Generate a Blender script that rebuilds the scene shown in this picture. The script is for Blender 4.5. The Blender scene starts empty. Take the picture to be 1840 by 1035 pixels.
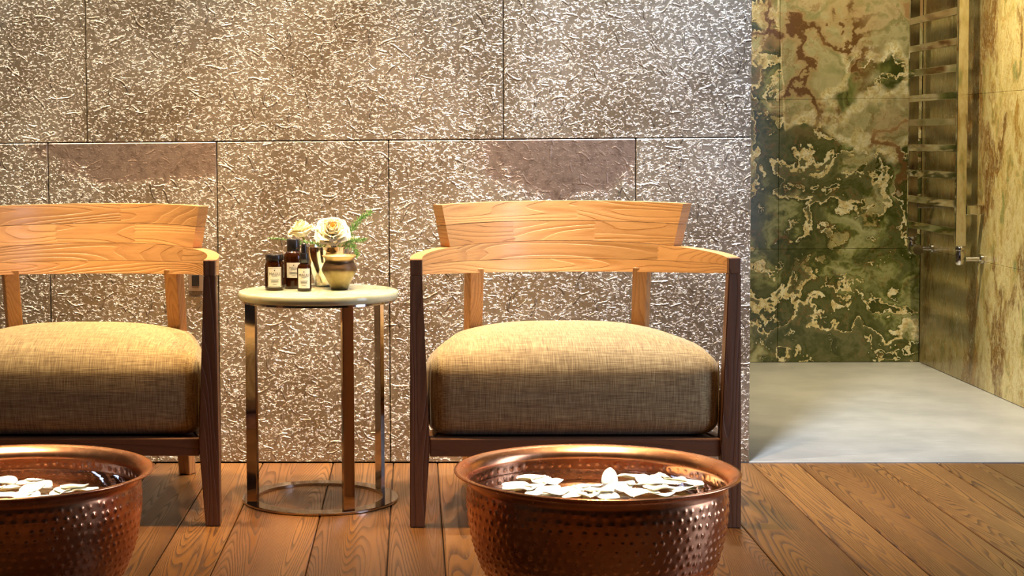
import bpy, bmesh, math, random
from math import sin, cos, pi, radians as R, sqrt
from mathutils import Vector, Matrix
random.seed(7)
S = bpy.context.scene
COL = S.collection

# ------------------------------------------------------------------ camera
yaw, pit, rol = R(2.4), R(3.5), R(.46)
fw = Vector((-sin(yaw)*cos(pit), cos(yaw)*cos(pit), -sin(pit)))
r0 = Vector((cos(yaw), sin(yaw), 0)); u0 = r0.cross(fw)
rt = r0*cos(rol) - u0*sin(rol); up = u0*cos(rol) + r0*sin(rol)
cam = bpy.data.cameras.new('camera'); camo = bpy.data.objects.new('camera', cam); COL.objects.link(camo)
camo.matrix_world = Matrix(((rt.x, up.x, -fw.x, 0), (rt.y, up.y, -fw.y, -4.89), (rt.z, up.z, -fw.z, .949), (0, 0, 0, 1)))
cam.sensor_width = 36; cam.lens = 36*3000/1840
cam.shift_x = (920-620)/1840; cam.shift_y = -(517.5-435)/1840
cam.clip_start = .05
S.camera = camo

# ------------------------------------------------------------------ world, lights, exposure
S.view_settings.view_transform = 'Standard'; S.view_settings.look = 'None'
S.view_settings.gamma = 1; S.view_settings.use_curve_mapping = False
S.view_settings.exposure = 0.22
W = bpy.data.worlds.new('world'); S.world = W; W.use_nodes = True
W.node_tree.nodes['Background'].inputs[0].default_value = (.45, .62, 1, 1)
W.node_tree.nodes['Background'].inputs[1].default_value = .6

def spot(name, loc, target, watt, col, angle, blend=.5, rad=.03):
    l = bpy.data.lights.new(name, 'SPOT'); l.energy = watt; l.color = col; l.spot_size = R(angle); l.spot_blend = blend; l.shadow_soft_size = rad
    o = bpy.data.objects.new(name, l); COL.objects.link(o); o.location = loc
    o.rotation_euler = (Vector(target)-Vector(loc)).to_track_quat('-Z', 'Y').to_euler(); return o
def area(name, loc, target, watt, col, sx, sy):
    l = bpy.data.lights.new(name, 'AREA'); l.energy = watt; l.color = col; l.shape = 'RECTANGLE'; l.size = sx; l.size_y = sy
    o = bpy.data.objects.new(name, l); COL.objects.link(o); o.location = loc
    o.rotation_euler = (Vector(target)-Vector(loc)).to_track_quat('-Z', 'Y').to_euler(); return o
WARM = (1, .74, .46); NEUT = (1, .86, .68); COOL = (.62, .76, 1)
# ceiling downlights washing the stone wall
for x in (-1.55, -.72, .10, .84):
    spot('wall_downlight', (x, -.30, 2.66), (x, -.02, 1.45), 210 if x < .5 else 500, (1, .89, .74) if x < .5 else (.68, .78, 1), 78, 1.0, .03)
# ceiling downlights over the chairs and the foot baths
for x in (-.86, .36):
    spot('chair_downlight', (x, -.80, 2.66), (x, -.55, 0), 250, (1, .66, .34), 58, .8, .035)
    spot('bath_downlight', (x-.0, -1.80, 2.66), (x, -1.62, .25), 620, NEUT, 17, .6, .03)
spot('table_glow_spot', (-.28, -.78, 2.66), (-.28, -.2, 0), 290, (1, .56, .22), 46, .9, .035)  # unseen warm spot added for the orange glow on the lower wall
# unseen fill spots added to light the floor mirrored in the baths
for x in (-.9, .5):
    spot('room_fill_spot', (x, -3.3, 2.66), (x, -3.2, 0), 110, WARM, 52, .8, .04)
# downlights in the shower; the last is an added fill
spot('shower_spot', (1.5, .75, 2.66), (1.95, 1.0, .4), 370, (1, .84, .54), 62, .9, .03)
spot('shower_spot', (1.45, .15, 2.66), (1.5, .1, 0), 70, (1, .95, .85), 62, .8, .04)
spot('shower_spot', (1.62, 1.55, 2.66), (1.72, 2.14, .75), 130, (1, .88, .60), 66, .9, .03)  # unseen fill added to brighten the rear onyx wall
# daylight through the window in the right-hand wall
area('window_daylight', (2.15, -1.61, 1.16), (0, -1.61, 1.16), 30, (.55, .66, 1), .7, 2.0)

# ------------------------------------------------------------------ node helpers
class G:
    def __init__(s, name):
        s.m = bpy.data.materials.new(name); s.m.use_nodes = True; s.t = s.m.node_tree
        s.b = s.t.nodes['Principled BSDF']
        s.co = s.n('ShaderNodeTexCoord').outputs['Object']
        s._oi = None
    def n(s, ty, ins=None, **props):
        nd = s.t.nodes.new(ty)
        for k, v in props.items(): setattr(nd, k, v)
        for k, v in (ins or {}).items(): s.put(nd.inputs[k], v)
        return nd
    def put(s, sock, v):
        if isinstance(v, bpy.types.NodeSocket): s.t.links.new(v, sock)
        elif isinstance(v, (tuple, list)) and len(v) == 3 and sock.type == 'RGBA': sock.default_value = (*v, 1)
        else: sock.default_value = v
    def set(s, **kw):
        for k, v in kw.items(): s.put(s.b.inputs[k.replace('_', ' ')], v)
    def rnd(s):
        if not s._oi: s._oi = s.n('ShaderNodeObjectInfo').outputs['Random']
        return s._oi
    def math(s, op, a, b=0.0, c=0.0, clamp=False):
        nd = s.n('ShaderNodeMath', operation=op, use_clamp=clamp)
        s.put(nd.inputs[0], a); s.put(nd.inputs[1], b); s.put(nd.inputs[2], c); return nd.outputs[0]
    def vm(s, op, a, b=(0, 0, 0), out=0):
        nd = s.n('ShaderNodeVectorMath', operation=op); s.put(nd.inputs[0], a)
        if op == 'SCALE': s.put(nd.inputs['Scale'], b)
        else: s.put(nd.inputs[1], b)
        return nd.outputs[out]
    def sep(s, v):
        nd = s.n('ShaderNodeSeparateXYZ', {0: v}); return nd.outputs[0], nd.outputs[1], nd.outputs[2]
    def comb(s, x=0.0, y=0.0, z=0.0):
        return s.n('ShaderNodeCombineXYZ', {0: x, 1: y, 2: z}).outputs[0]
    def noise(s, v, scale, detail=3.0, rough=.5, dist=0.0, col=False):
        nd = s.n('ShaderNodeTexNoise', {'Vector': v, 'Scale': scale, 'Detail': detail, 'Roughness': rough, 'Distortion': dist})
        return nd.outputs['Color'] if col else nd.outputs['Fac']
    def mix(s, f, a, b, mode='MIX'):
        nd = s.n('ShaderNodeMix', data_type='RGBA', blend_type=mode); s.put(nd.inputs[0], f); s.put(nd.inputs[6], a); s.put(nd.inputs[7], b)
        return nd.outputs[2]
    def ramp(s, f, stops, interp='LINEAR'):
        nd = s.n('ShaderNodeValToRGB', {0: f}); cr = nd.color_ramp; cr.interpolation = interp
        while len(cr.elements) < len(stops): cr.elements.new(.5)
        for e, (p, c) in zip(cr.elements, stops):
            e.position = p; e.color = (c, c, c, 1) if isinstance(c, (int, float)) else (*c, 1)
        return nd.outputs[0]
    def sm(s, v, a, b):   # smoothstep
        nd = s.n('ShaderNodeMapRange', {0: v, 1: a, 2: b, 3: 0.0, 4: 1.0}, interpolation_type='SMOOTHSTEP'); return nd.outputs[0]
    def bump(s, h, dist=1.0, strength=1.0):
        nd = s.n('ShaderNodeBump', {'Height': h, 'Distance': dist, 'Strength': strength}); s.put(s.b.inputs['Normal'], nd.outputs[0])

def plain(name, col, rough=.5, metal=0.0, **kw):
    g = G(name); v = g.noise(g.co, 35, 3)
    g.set(Base_Color=g.mix(g.math('MULTIPLY', v, .35), col, tuple(c*.7 for c in col)), Roughness=rough, Metallic=metal, **kw); return g.m

# ------------------------------------------------------------------ materials
def stone_leaf(name, patch=None):
    g = G(name); p = g.co
    warp = g.vm('SCALE', g.vm('SUBTRACT', g.noise(p, 22, 2, col=True), (.5, .5, .5)), .012)
    pw = g.vm('ADD', p, warp)
    blob = g.sm(g.noise(g.vm('MULTIPLY', pw, (.85, 1, 1.2)), 128, 3, .62, .3), .515, .67)
    fine = g.noise(p, 260, 2, .6)
    x, y, z = g.sep(pw)
    def fibres(scale, L, w, off):
        q = g.comb(g.math('ADD', x, off), 0.0, z)
        v = g.n('ShaderNodeTexVoronoi', {'Vector': q, 'Scale': scale}, feature='F1')
        c = g.n('ShaderNodeSeparateColor', {0: v.outputs['Color']})
        d = g.vm('SUBTRACT', q, v.outputs['Position']); dx, _, dz = g.sep(d)
        a = g.math('MULTIPLY', c.outputs[0], 6.28)
        ca, sa = g.math('COSINE', a), g.math('SINE', a)
        lx = g.math('ADD', g.math('MULTIPLY', dx, ca), g.math('MULTIPLY', dz, sa))
        lz = g.math('SUBTRACT', g.math('MULTIPLY', dz, ca), g.math('MULTIPLY', dx, sa))
        cur = g.math('MULTIPLY', g.math('SUBTRACT', c.outputs[1], .5), 36.0)
        lz = g.math('ADD', lz, g.math('MULTIPLY', cur, g.math('MULTIPLY', lx, lx)))
        e = g.math('ADD', g.math('POWER', g.math('ABSOLUTE', g.math('DIVIDE', lx, L)), 4.0), g.math('POWER', g.math('ABSOLUTE', g.math('DIVIDE', lz, w)), 2.0))
        return g.math('MULTIPLY', g.math('SUBTRACT', 1.0, g.sm(e, .1, 1.3)), g.sm(c.outputs[2], .25, .45))
    fib = g.math('MAXIMUM', fibres(12, .026, .0032, 0.0), fibres(19, .016, .0024, 3.3))
    h = g.math('ADD', g.math('MULTIPLY', blob, .0034), g.math('MULTIPLY', fine, .0005))
    h = g.math('ADD', h, g.math('MULTIPLY', fib, .0048))
    h = g.math('ADD', h, g.math('MULTIPLY', g.noise(p, 7, 2), .003))
    var = g.noise(p, 3.2, 5, .6)
    dirt = g.noise(p, 38, 5, .7)
    col = g.mix(g.sm(var, .35, .7), (.22, .17, .105), (.37, .32, .235))
    col = g.mix(g.math('MULTIPLY', g.sm(dirt, .5, .75), .6), col, (.14, .095, .06))
    col = g.mix(g.math('MULTIPLY', blob, .4), col, (.62, .595, .53))
    k = 1.0
    if patch:
        cx, cz, hx, hz = patch
        ex = g.math('POWER', g.math('DIVIDE', g.math('ABSOLUTE', g.math('SUBTRACT', x, cx)), hx), 2.0)
        ez = g.math('POWER', g.math('DIVIDE', g.math('ABSOLUTE', g.math('SUBTRACT', z, cz)), hz), 2.0)
        e = g.math('ADD', g.math('ADD', ex, ez), g.math('MULTIPLY', g.math('SUBTRACT', g.noise(p, 14, 4, .6), .5), 1.6))
        k = g.sm(e, .6, 1.1)
        col = g.mix(k, g.mix(g.sm(dirt, .4, .75), (.33, .25, .19), (.15, .105, .075)), col)
        h = g.math('MULTIPLY', h, g.math('ADD', g.math('MULTIPLY', k, .9), .1))
    g.set(Base_Color=col, Metallic=.45, Roughness=g.math('ADD', .20, g.math('MULTIPLY', dirt, .2)))
    g.bump(h, 1.0, 1.0)
    return g.m

def wood(name, axis, light, mid, dark, sc=1.0, rough=.45, tone=.35, pores=.5, coat=0.0, rings=30.0, fs=14.0):
    g = G(name)
    off = g.math('MULTIPLY', g.rnd(), 37.0)
    sx = [11.0, 11.0, 11.0]
    if axis == 'xy': sx = [1.6, 1.6, 15.0]
    elif axis == 'x': sx[0] = 1.1
    elif axis == 'y': sx[1] = .5
    else: sx[2] = 1.1
    p = g.vm('ADD', g.vm('MULTIPLY', g.co, tuple(v*sc for v in sx)), g.comb(off, g.math('MULTIPLY', off, .7), g.math('MULTIPLY', off, 1.3)))
    n1 = g.noise(p, .42, 2.0, .45, .1)
    ring = g.math('FRACT', g.math('MULTIPLY', n1, rings))
    line = g.math('MULTIPLY', g.sm(ring, .35, .92), g.math('SUBTRACT', 1.0, g.sm(ring, .92, 1.0)))
    fib = g.noise(p, fs, 3, .65)
    fine = g.noise(p, fs*3.2, 2, .6)
    pore = g.math('MULTIPLY', line, g.math('MULTIPLY', g.sm(fine, .28, .5), g.sm(g.noise(p, .9, 2), .22, .5)))
    col = g.mix(g.sm(n1, .3, .7), mid, light)
    col = g.mix(g.math('MULTIPLY', pore, pores, clamp=True), col, dark)
    col = g.mix(g.math('MULTIPLY', g.sm(fib, .45, .75), .4), col, g.mix(.5, mid, dark))
    col = g.mix(g.math('MULTIPLY', g.sm(fine, .5, .75), .35), col, light)
    t = g.math('ADD', 1.0-tone*.5, g.math('MULTIPLY', g.rnd(), tone))
    col = g.mix(1.0, col, g.n('ShaderNodeCombineColor', {0: t, 1: t, 2: t}).outputs[0], 'MULTIPLY')
    g.set(Base_Color=col, Roughness=g.math('ADD', rough, g.math('MULTIPLY', line, .12)), Coat_Weight=coat, Coat_Roughness=.25)
    g.bump(g.math('SUBTRACT', g.math('MULTIPLY', fib, -.0004), g.math('MULTIPLY', line, .0006)), 1.0, .8)
    return g.m

def onyx_back():
    g = G('green_onyx'); p = g.co
    x, y, z = g.sep(p)
    w1 = g.vm('SCALE', g.vm('SUBTRACT', g.noise(p, 2.2, 3, .55, col=True), (.5, .5, .5)), .75)
    w2 = g.vm('SCALE', g.vm('SUBTRACT', g.noise(p, 9, 4, .6, col=True), (.5, .5, .5)), .22)
    w3 = g.vm('SCALE', g.vm('SUBTRACT', g.noise(p, 40, 3, .6, col=True), (.5, .5, .5)), .04)
    q = g.vm('ADD', p, g.vm('ADD', w1, g.vm('ADD', w2, w3)))
    qx, _, qz = g.sep(q); q2 = g.comb(qx, 0.0, qz)
    n = g.noise(q, 2.6, 4, .55)
    rock = g.noise(p, 46, 5, .7)
    vein = g.ramp(rock, [(.3, (.34, .24, .08)), (.46, (.66, .53, .24)), (.6, (.80, .73, .48)), (.8, (.50, .47, .26))])
    # agate-like continents: pale hearts, olive bodies, cream crust along the shores
    nn = g.math('ADD', n, g.math('MULTIPLY', g.math('SUBTRACT', rock, .5), .035))
    DK, OL, HE = (.040, .048, .008), (.13, .14, .032), (.36, .36, .16)
    col = g.ramp(nn, [(.22, HE), (.30, (.26, .265, .10)), (.36, OL), (.405, DK), (.43, OL), (.47, (.30, .30, .12)), (.50, OL), (.53, DK), (.545, (.30, .24, .07)), (.575, (.42, .38, .18)), (.62, OL), (.66, DK), (.70, (.24, .24, .09)), (.78, HE)])
    def crust(t, w):
        d = g.math('ABSOLUTE', g.math('SUBTRACT', nn, t))
        ww = g.math('MULTIPLY', g.sm(g.noise(p, 5, 3, .6), .36, .62), w)
        return g.math('SUBTRACT', 1.0, g.sm(d, g.math('MULTIPLY', ww, .6), g.math('ADD', ww, .0005)))
    fb = g.n('ShaderNodeTexVoronoi', {'Vector': g.comb(qx, 0.0, qz), 'Scale': 5.0, 'Smoothness': .3}, feature='SMOOTH_F1').outputs['Distance']
    col = g.mix(g.math('MULTIPLY', g.math('SUBTRACT', 1.0, g.sm(fb, .02, .33)), .9), col, (.50, .48, .25))
    col = g.mix(g.math('MULTIPLY', g.sm(fb, .36, .56), .75), col, DK)
    col = g.mix(g.math('MAXIMUM', crust(.545, .026), crust(.418, .017)), col, vein)
    col = g.mix(g.math('MULTIPLY', crust(.64, .010), .9), col, vein)
    vc = g.noise(p, 3.0, 2)
    pale = g.ramp(g.math('ADD', n, g.math('MULTIPLY', vc, .15)), [(.38, (.15, .16, .05)), (.46, (.30, .28, .12)), (.52, (.42, .36, .18)), (.57, (.24, .22, .085)), (.63, (.44, .34, .17)), (.72, (.26, .20, .08))])
    # upper part: pale honey field with rust veins
    up = g.math('ADD', g.math('MULTIPLY', g.math('SUBTRACT', z, .98), 1.4), g.math('MULTIPLY', g.math('SUBTRACT', g.noise(p, 2.3, 4, .55), .5), 2.4))
    up = g.math('SUBTRACT', up, g.math('MULTIPLY', g.sm(x, 1.545, 1.50), .9))
    col = g.mix(g.sm(up, .10, .26), col, pale)
    rim = g.math('MULTIPLY', g.sm(up, .05, .14), g.math('SUBTRACT', 1.0, g.sm(up, .2, .28)))
    col = g.mix(g.math('MULTIPLY', rim, .7), col, vein)
    rn = g.noise(g.vm('ADD', q, (4, 0, 2)), 2.1, 2, .5)
    rv = g.math('ABSOLUTE', g.math('SUBTRACT', rn, .56))
    rust = g.math('MULTIPLY', g.math('SUBTRACT', 1.0, g.sm(rv, .012, .040)), g.sm(g.math('ADD', up, g.math('MULTIPLY', g.noise(p, 1.7), .4))  , -.05, .25))
    col = g.mix(rust, col, (.17, .085, .025))
    halo = g.math('MULTIPLY', g.math('SUBTRACT', 1.0, g.sm(rv, .03, .075)), g.sm(up, .0, .4))
    col = g.mix(g.math('MULTIPLY', halo, .45), col, (.52, .33, .15))
    # rust-brown loops in the upper part of the slab
    reg = g.math('SUBTRACT', 1.0, g.sm(g.vm('LENGTH', g.vm('MULTIPLY', g.vm('SUBTRACT', p, (1.64, 2.14, 1.32)), (1.0, 0.0, .8)), out=1), .18, .34))
    r2 = g.math('ABSOLUTE', g.math('SUBTRACT', g.noise(g.vm('ADD', q, (1.3, 0, 5.1)), 2.4, 3, .5), .5))
    col = g.mix(g.math('MULTIPLY', reg, g.math('MULTIPLY', g.math('SUBTRACT', 1.0, g.sm(r2, .03, .09)), .6)), col, (.40, .24, .10))
    col = g.mix(g.math('MULTIPLY', reg, g.math('SUBTRACT', 1.0, g.sm(r2, .012, .034))), col, (.13, .062, .018))
    hair = g.math('ABSOLUTE', g.math('SUBTRACT', g.noise(q, 5.5, 3, .5), .5))
    col = g.mix(g.math('MULTIPLY', g.math('SUBTRACT', 1.0, g.sm(hair, .0, .012)), .55), col, (.24, .12, .04))
    g.set(Base_Color=col, Roughness=.16, Specular_IOR_Level=.4)
    return g.m

def onyx_side():
    g = G('golden_onyx'); p = g.co
    x, y, z = g.sep(p)
    s = g.comb(0.0, g.math('MULTIPLY', y, 4.2), g.math('MULTIPLY', z, 2.3))
    w = g.vm('SCALE', g.vm('SUBTRACT', g.noise(s, 2.4, 5, .62, col=True), (.5, .5, .5)), 1.0)
    q = g.vm('ADD', s, w)
    n = g.noise(q, 1.9, 5, .6)
    col = g.ramp(n, [(.24, (.10, .12, .03)), (.35, (.28, .28, .09)), (.43, (.60, .46, .16)), (.52, (.72, .60, .28)), (.60, (.58, .46, .17)), (.66, (.40, .24, .05)), (.74, (.16, .085, .02))])
    ct = g.math('ABSOLUTE', g.math('SUBTRACT', g.math('FRACT', g.math('MULTIPLY', n, 11.0)), .5))
    col = g.mix(g.math('MULTIPLY', g.math('SUBTRACT', 1.0, g.sm(ct, .0, .10)), g.math('MULTIPLY', g.sm(g.noise(p, 5, 2), .4, .65), .55)), col, (.30, .17, .05))
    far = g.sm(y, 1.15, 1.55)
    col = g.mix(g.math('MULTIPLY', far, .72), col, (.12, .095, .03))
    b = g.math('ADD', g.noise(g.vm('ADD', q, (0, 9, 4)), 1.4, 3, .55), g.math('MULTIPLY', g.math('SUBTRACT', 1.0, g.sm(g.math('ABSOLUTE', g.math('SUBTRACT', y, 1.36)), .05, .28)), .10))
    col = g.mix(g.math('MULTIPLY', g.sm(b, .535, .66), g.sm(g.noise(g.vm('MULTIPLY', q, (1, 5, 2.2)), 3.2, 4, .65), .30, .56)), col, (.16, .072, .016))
    stk = g.noise(g.vm('MULTIPLY', q, (1, 6, 1.6)), 4.0, 4, .65)
    col = g.mix(g.math('MULTIPLY', g.sm(stk, .52, .72), .5), col, (.34, .21, .06))
    col = g.mix(g.math('MULTIPLY', g.sm(stk, .48, .30), .45), col, (.74, .66, .38))
    v = g.math('ABSOLUTE', g.math('SUBTRACT', g.noise(q, 3.1, 4, .6), .5))
    col = g.mix(g.math('MULTIPLY', g.math('SUBTRACT', 1.0, g.sm(v, .0, .02)), .7), col, (.42, .22, .05))
    v2 = g.math('ABSOLUTE', g.math('SUBTRACT', g.noise(g.vm('ADD', q, (0, 3, 7)), 6.0, 3, .6), .52))
    col = g.mix(g.math('MULTIPLY', g.math('SUBTRACT', 1.0, g.sm(v2, .0, .02)), .4), col, (.22, .16, .06))
    g.set(Base_Color=col, Roughness=.2, Specular_IOR_Level=.4)
    return g.m

def linen():
    g = G('linen'); x, y, z = g.sep(g.co)
    a = g.noise(g.comb(g.math('MULTIPLY', x, 520.0), g.math('MULTIPLY', y, 24.0), g.math('MULTIPLY', z, 24.0)), 1.0, 2)
    b = g.noise(g.comb(g.math('MULTIPLY', x, 20.0), g.math('MULTIPLY', y, 480.0), g.math('MULTIPLY', z, 480.0)), 1.0, 2)
    wv = g.math('ADD', g.math('MULTIPLY', a, .5), g.math('MULTIPLY', b, .5))
    col = g.ramp(wv, [(.32, (.14, .083, .028)), (.5, (.31, .215, .08)), (.66, (.49, .38, .165))])
    g.set(Base_Color=col, Roughness=.85, Sheen_Weight=.15, Sheen_Roughness=.5)
    g.bump(g.math('MULTIPLY', wv, .0012), 1.0, .7)
    return g.m

def copper():
    g = G('hammered_copper')
    n = g.noise(g.co, 9, 4, .6); f = g.noise(g.co, 60, 3, .6)
    col = g.mix(g.sm(n, .35, .7), (.70, .28, .12), (.86, .42, .20))
    g.set(Base_Color=col, Metallic=1.0, Roughness=g.math('ADD', .21, g.math('MULTIPLY', f, .10)))
    return g.m

def marble():
    g = G('pale_onyx'); q = g.vm('ADD', g.co, g.vm('SCALE', g.noise(g.co, 7, 4, .6, col=True), .15))
    n = g.noise(q, 7, 5, .6)
    col = g.ramp(n, [(.3, (.30, .36, .22)), (.45, (.47, .52, .35)), (.6, (.52, .56, .42)), (.72, (.44, .40, .22))])
    v = g.math('ABSOLUTE', g.math('SUBTRACT', g.noise(q, 4, 3), .5))
    col = g.mix(g.math('MULTIPLY', g.math('SUBTRACT', 1.0, g.sm(v, 0.0, .02)), .4), col, (.45, .36, .18))
    g.set(Base_Color=col, Roughness=.12, Subsurface_Weight=.25, Subsurface_Radius=(.02, .017, .01), Subsurface_Scale=.5)
    return g.m

def screed():
    g = G('pale_stone_floor'); x, y, z = g.sep(g.co)
    n = g.noise(g.co, 4, 5, .6); s = g.noise(g.comb(g.math('MULTIPLY', x, 9.0), g.math('MULTIPLY', y, 60.0), 0.0), 1.0, 4, .6)
    col = g.mix(g.sm(n, .3, .7), (.25, .245, .215), (.32, .31, .27))
    col = g.mix(g.math('MULTIPLY', g.sm(s, .55, .75), .35), col, (.50, .49, .44))
    g.set(Base_Color=col, Roughness=.34); g.bump(g.math('MULTIPLY', n, .002), 1.0, .3)
    return g.m

def amber():
    g = G('amber_glass'); n = g.noise(g.co, 20, 2)
    g.set(Base_Color=g.mix(n, (.045, .012, .002), (.07, .02, .003)), Roughness=.05, Transmission_Weight=.75, IOR=1.45); return g.m

def water_m():
    g = G('water'); g.set(Base_Color=(.9, .93, .92), Roughness=.02, Transmission_Weight=1.0, IOR=1.33)
    g.bump(g.math('MULTIPLY', g.noise(g.co, 22, 2), .0012), 1.0, .5); return g.m

def petal_m(name, a, b):
    g = G(name); n = g.noise(g.co, 60, 3)
    g.set(Base_Color=g.mix(n, a, b), Roughness=.55, Subsurface_Weight=.2, Subsurface_Radius=(.01, .008, .004), Subsurface_Scale=.3); return g.m

def plaster(name, c):
    g = G(name); n = g.noise(g.co, 6, 5, .6)
    g.set(Base_Color=g.mix(n, c, tuple(v*.85 for v in c)), Roughness=.85); g.bump(g.math('MULTIPLY', n, .002), 1.0, .4); return g.m

M = dict(
    stone=stone_leaf('silver_leaf_stone'),
    stoneA=stone_leaf('silver_leaf_stone_worn', (-.80, .955, .34, .13)),
    stoneB=stone_leaf('silver_leaf_stone_bare', (.44, .93, .26, .17)),
    oak=wood('oak_floor', 'y', (.215, .098, .026), (.135, .055, .0145), (.022, .009, .004), 1.15, .30, .40, .85, 0.0, 104.0, 9.0),
    ash=wood('ash_rail', 'xy', (.62, .35, .135), (.54, .285, .10), (.40, .19, .062), 1.0, .36, .42, .45, 0.0, 44.0, 8.0),
    ashv_shaded=wood('ash_leg_shaded', 'z', (.23, .105, .042), (.16, .068, .026), (.06, .024, .009), 1.6, .45, .15, .5),  # front legs: same ash darkened, their shade is put into the colour
    ashr_lit=wood('ash_rear_leg_lit', 'z', (.52, .28, .105), (.44, .215, .075), (.24, .10, .035), 1.6, .42, .15, .5),  # lighter copy of the leg ash, light on the rear legs painted in
    ashx_shaded=wood('ash_apron_shaded', 'x', (.23, .105, .042), (.16, .068, .026), (.06, .024, .009), 1.6, .45, .15, .5),  # apron and seat frame, with the same shade painted in
    onyx=onyx_back(), onyx2=onyx_side(), linen=linen(), copper=copper(), marble=marble(), screed=screed(),
    amber=amber(), water=water_m(),
    petal=petal_m('cream_petal', (.86, .84, .74), (.80, .78, .62)),
    rose=petal_m('rose_petal', (.88, .82, .58), (.84, .74, .46)),
    rosein=petal_m('rose_heart', (.86, .66, .28), (.80, .54, .18)),
    leaf=petal_m('fern_green', (.06, .20, .035), (.12, .30, .06)),
    sepal=petal_m('sepal_green', (.20, .26, .05), (.30, .32, .08)),
    chrome=plain('chrome', (.66, .63, .58), .07, 1.0),
    bronze=plain('polished_bronze_nickel', (.50, .42, .33), .09, 1.0),
    silver=plain('polished_silver', (.80, .77, .70), .10, 1.0),
    black=plain('black_plastic', (.012, .011, .012), .25),
    label=plain('label_paper', (.78, .77, .72), .6), ink=plain('ink', (.10, .09, .08), .7),
    plaster=plaster('warm_plaster', (.13, .105, .08)), white=plaster('white_plaster', (.40, .37, .33)),
    dark=plain('dark_grout', (.03, .022, .016), .9), frame=plain('window_frame_paint', (.10, .09, .085), .4),
    plate=plain('socket_plate', (.30, .23, .17), .4, .6),
)
def brass():
    g = G('aged_brass'); x, y, z = g.sep(g.co); n = g.noise(g.co, 90, 4, .65)
    t = g.math('ADD', z, g.math('MULTIPLY', g.math('SUBTRACT', g.noise(g.co, 40, 3), .5), .012))
    col = g.mix(g.sm(t, .038, .058), g.mix(n, (.36, .28, .13), (.20, .14, .06)), (.15, .095, .05))
    col = g.mix(g.sm(t, .074, .08), col, (.55, .38, .17))
    g.set(Base_Color=col, Metallic=.8, Roughness=.42); g.bump(g.math('MULTIPLY', n, .0012), 1.0, .6); return g.m
M['brass'] = brass()
gl = G('window_glass'); gl.set(Base_Color=(.95, .97, 1), Roughness=.02, Transmission_Weight=1.0, IOR=1.45); M['glass'] = gl.m

# ------------------------------------------------------------------ mesh helpers
def link(name, me, mat, parent=None, smooth=False):
    o = bpy.data.objects.new(name, me); COL.objects.link(o)
    if mat and not me.materials: me.materials.append(mat)
    if smooth:
        for p in me.polygons: p.use_smooth = True
    if parent: o.parent = parent
    return o
def pyd(name, v, f):
    me = bpy.data.meshes.new(name); me.from_pydata([tuple(a) for a in v], [], f)
    bm = bmesh.new(); bm.from_mesh(me); bmesh.ops.recalc_face_normals(bm, faces=bm.faces); bm.to_mesh(me); bm.free(); me.update(); return me
def boxm(name, x0, x1, y0, y1, z0, z1, bev=0.0, seg=1):
    bm = bmesh.new(); bmesh.ops.create_cube(bm, size=1)
    for v in bm.verts: v.co = Vector(((x0+x1)/2+v.co.x*(x1-x0), (y0+y1)/2+v.co.y*(y1-y0), (z0+z1)/2+v.co.z*(z1-z0)))
    if bev: bmesh.ops.bevel(bm, geom=bm.edges[:], offset=bev, segments=seg, affect='EDGES', profile=.5)
    me = bpy.data.meshes.new(name); bm.to_mesh(me); bm.free(); return me
def hexm(name, bot, top, bev=0.0):   # two quads (4 points each), same winding
    bm = bmesh.new(); b = [bm.verts.new(p) for p in bot]; t = [bm.verts.new(p) for p in top]
    bm.faces.new(b[::-1]); bm.faces.new(t)
    for i in range(4): bm.faces.new((b[i], b[(i+1) % 4], t[(i+1) % 4], t[i]))
    bmesh.ops.recalc_face_normals(bm, faces=bm.faces)
    if bev: bmesh.ops.bevel(bm, geom=bm.edges[:], offset=bev, segments=2, affect='EDGES', profile=.5)
    me = bpy.data.meshes.new(name); bm.to_mesh(me); bm.free(); return me
def lathe(name, prof, n=48, close=False):
    v, f = [], []; m = len(prof)
    for i in range(n):
        a = 2*pi*i/n
        for r, z in prof: v.append((r*cos(a), r*sin(a), z))
    for i in range(n):
        j = (i+1) % n
        for k in range(m if close else m-1):
            l = (k+1) % m
            f.append((i*m+k, j*m+k, j*m+l, i*m+l))
    me = pyd(name, v, f)
    bm = bmesh.new(); bm.from_mesh(me); bmesh.ops.remove_doubles(bm, verts=bm.verts, dist=1e-6); bmesh.ops.recalc_face_normals(bm, faces=bm.faces); bm.to_mesh(me); bm.free()
    return me
def tube(name, pts, r, n=8):
    v, f = [], []; pts = [Vector(p) for p in pts]; rr = r if isinstance(r, (list, tuple)) else [r]*len(pts)
    for i, p in enumerate(pts):
        t = (pts[min(i+1, len(pts)-1)]-pts[max(i-1, 0)]).normalized()
        a = t.cross(Vector((0, 0, 1)) if abs(t.z) < .9 else Vector((1, 0, 0))).normalized(); b = t.cross(a)
        for k in range(n): v.append(p+(a*cos(2*pi*k/n)+b*sin(2*pi*k/n))*rr[i])
    for i in range(len(pts)-1):
        for k in range(n): f.append((i*n+k, i*n+(k+1) % n, (i+1)*n+(k+1) % n, (i+1)*n+k))
    f.append(tuple(range(n))); f.append(tuple(range((len(pts)-1)*n, len(pts)*n))); return pyd(name, v, f)
def smooth(me, ang=40):
    for p in me.polygons: p.use_smooth = True
    bm = bmesh.new(); bm.from_mesh(me)
    for e in bm.edges: e.smooth = not (len(e.link_faces) == 2 and e.calc_face_angle(0) > R(ang))
    bm.to_mesh(me); bm.free(); return me
def empty(name, loc, label, cat, group=None, rz=0):
    o = bpy.data.objects.new(name, None); COL.objects.link(o); o.location = loc; o.rotation_euler.z = rz; o.empty_display_size = .05
    return tag(o, label, cat, group)
def tag(o, label, cat, group=None):
    o['label'] = label; o['category'] = cat
    if group: o['group'] = group
    return o
def struct(o, label, cat):
    o['kind'] = 'structure'; o['label'] = label; o['category'] = cat; return o
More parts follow.
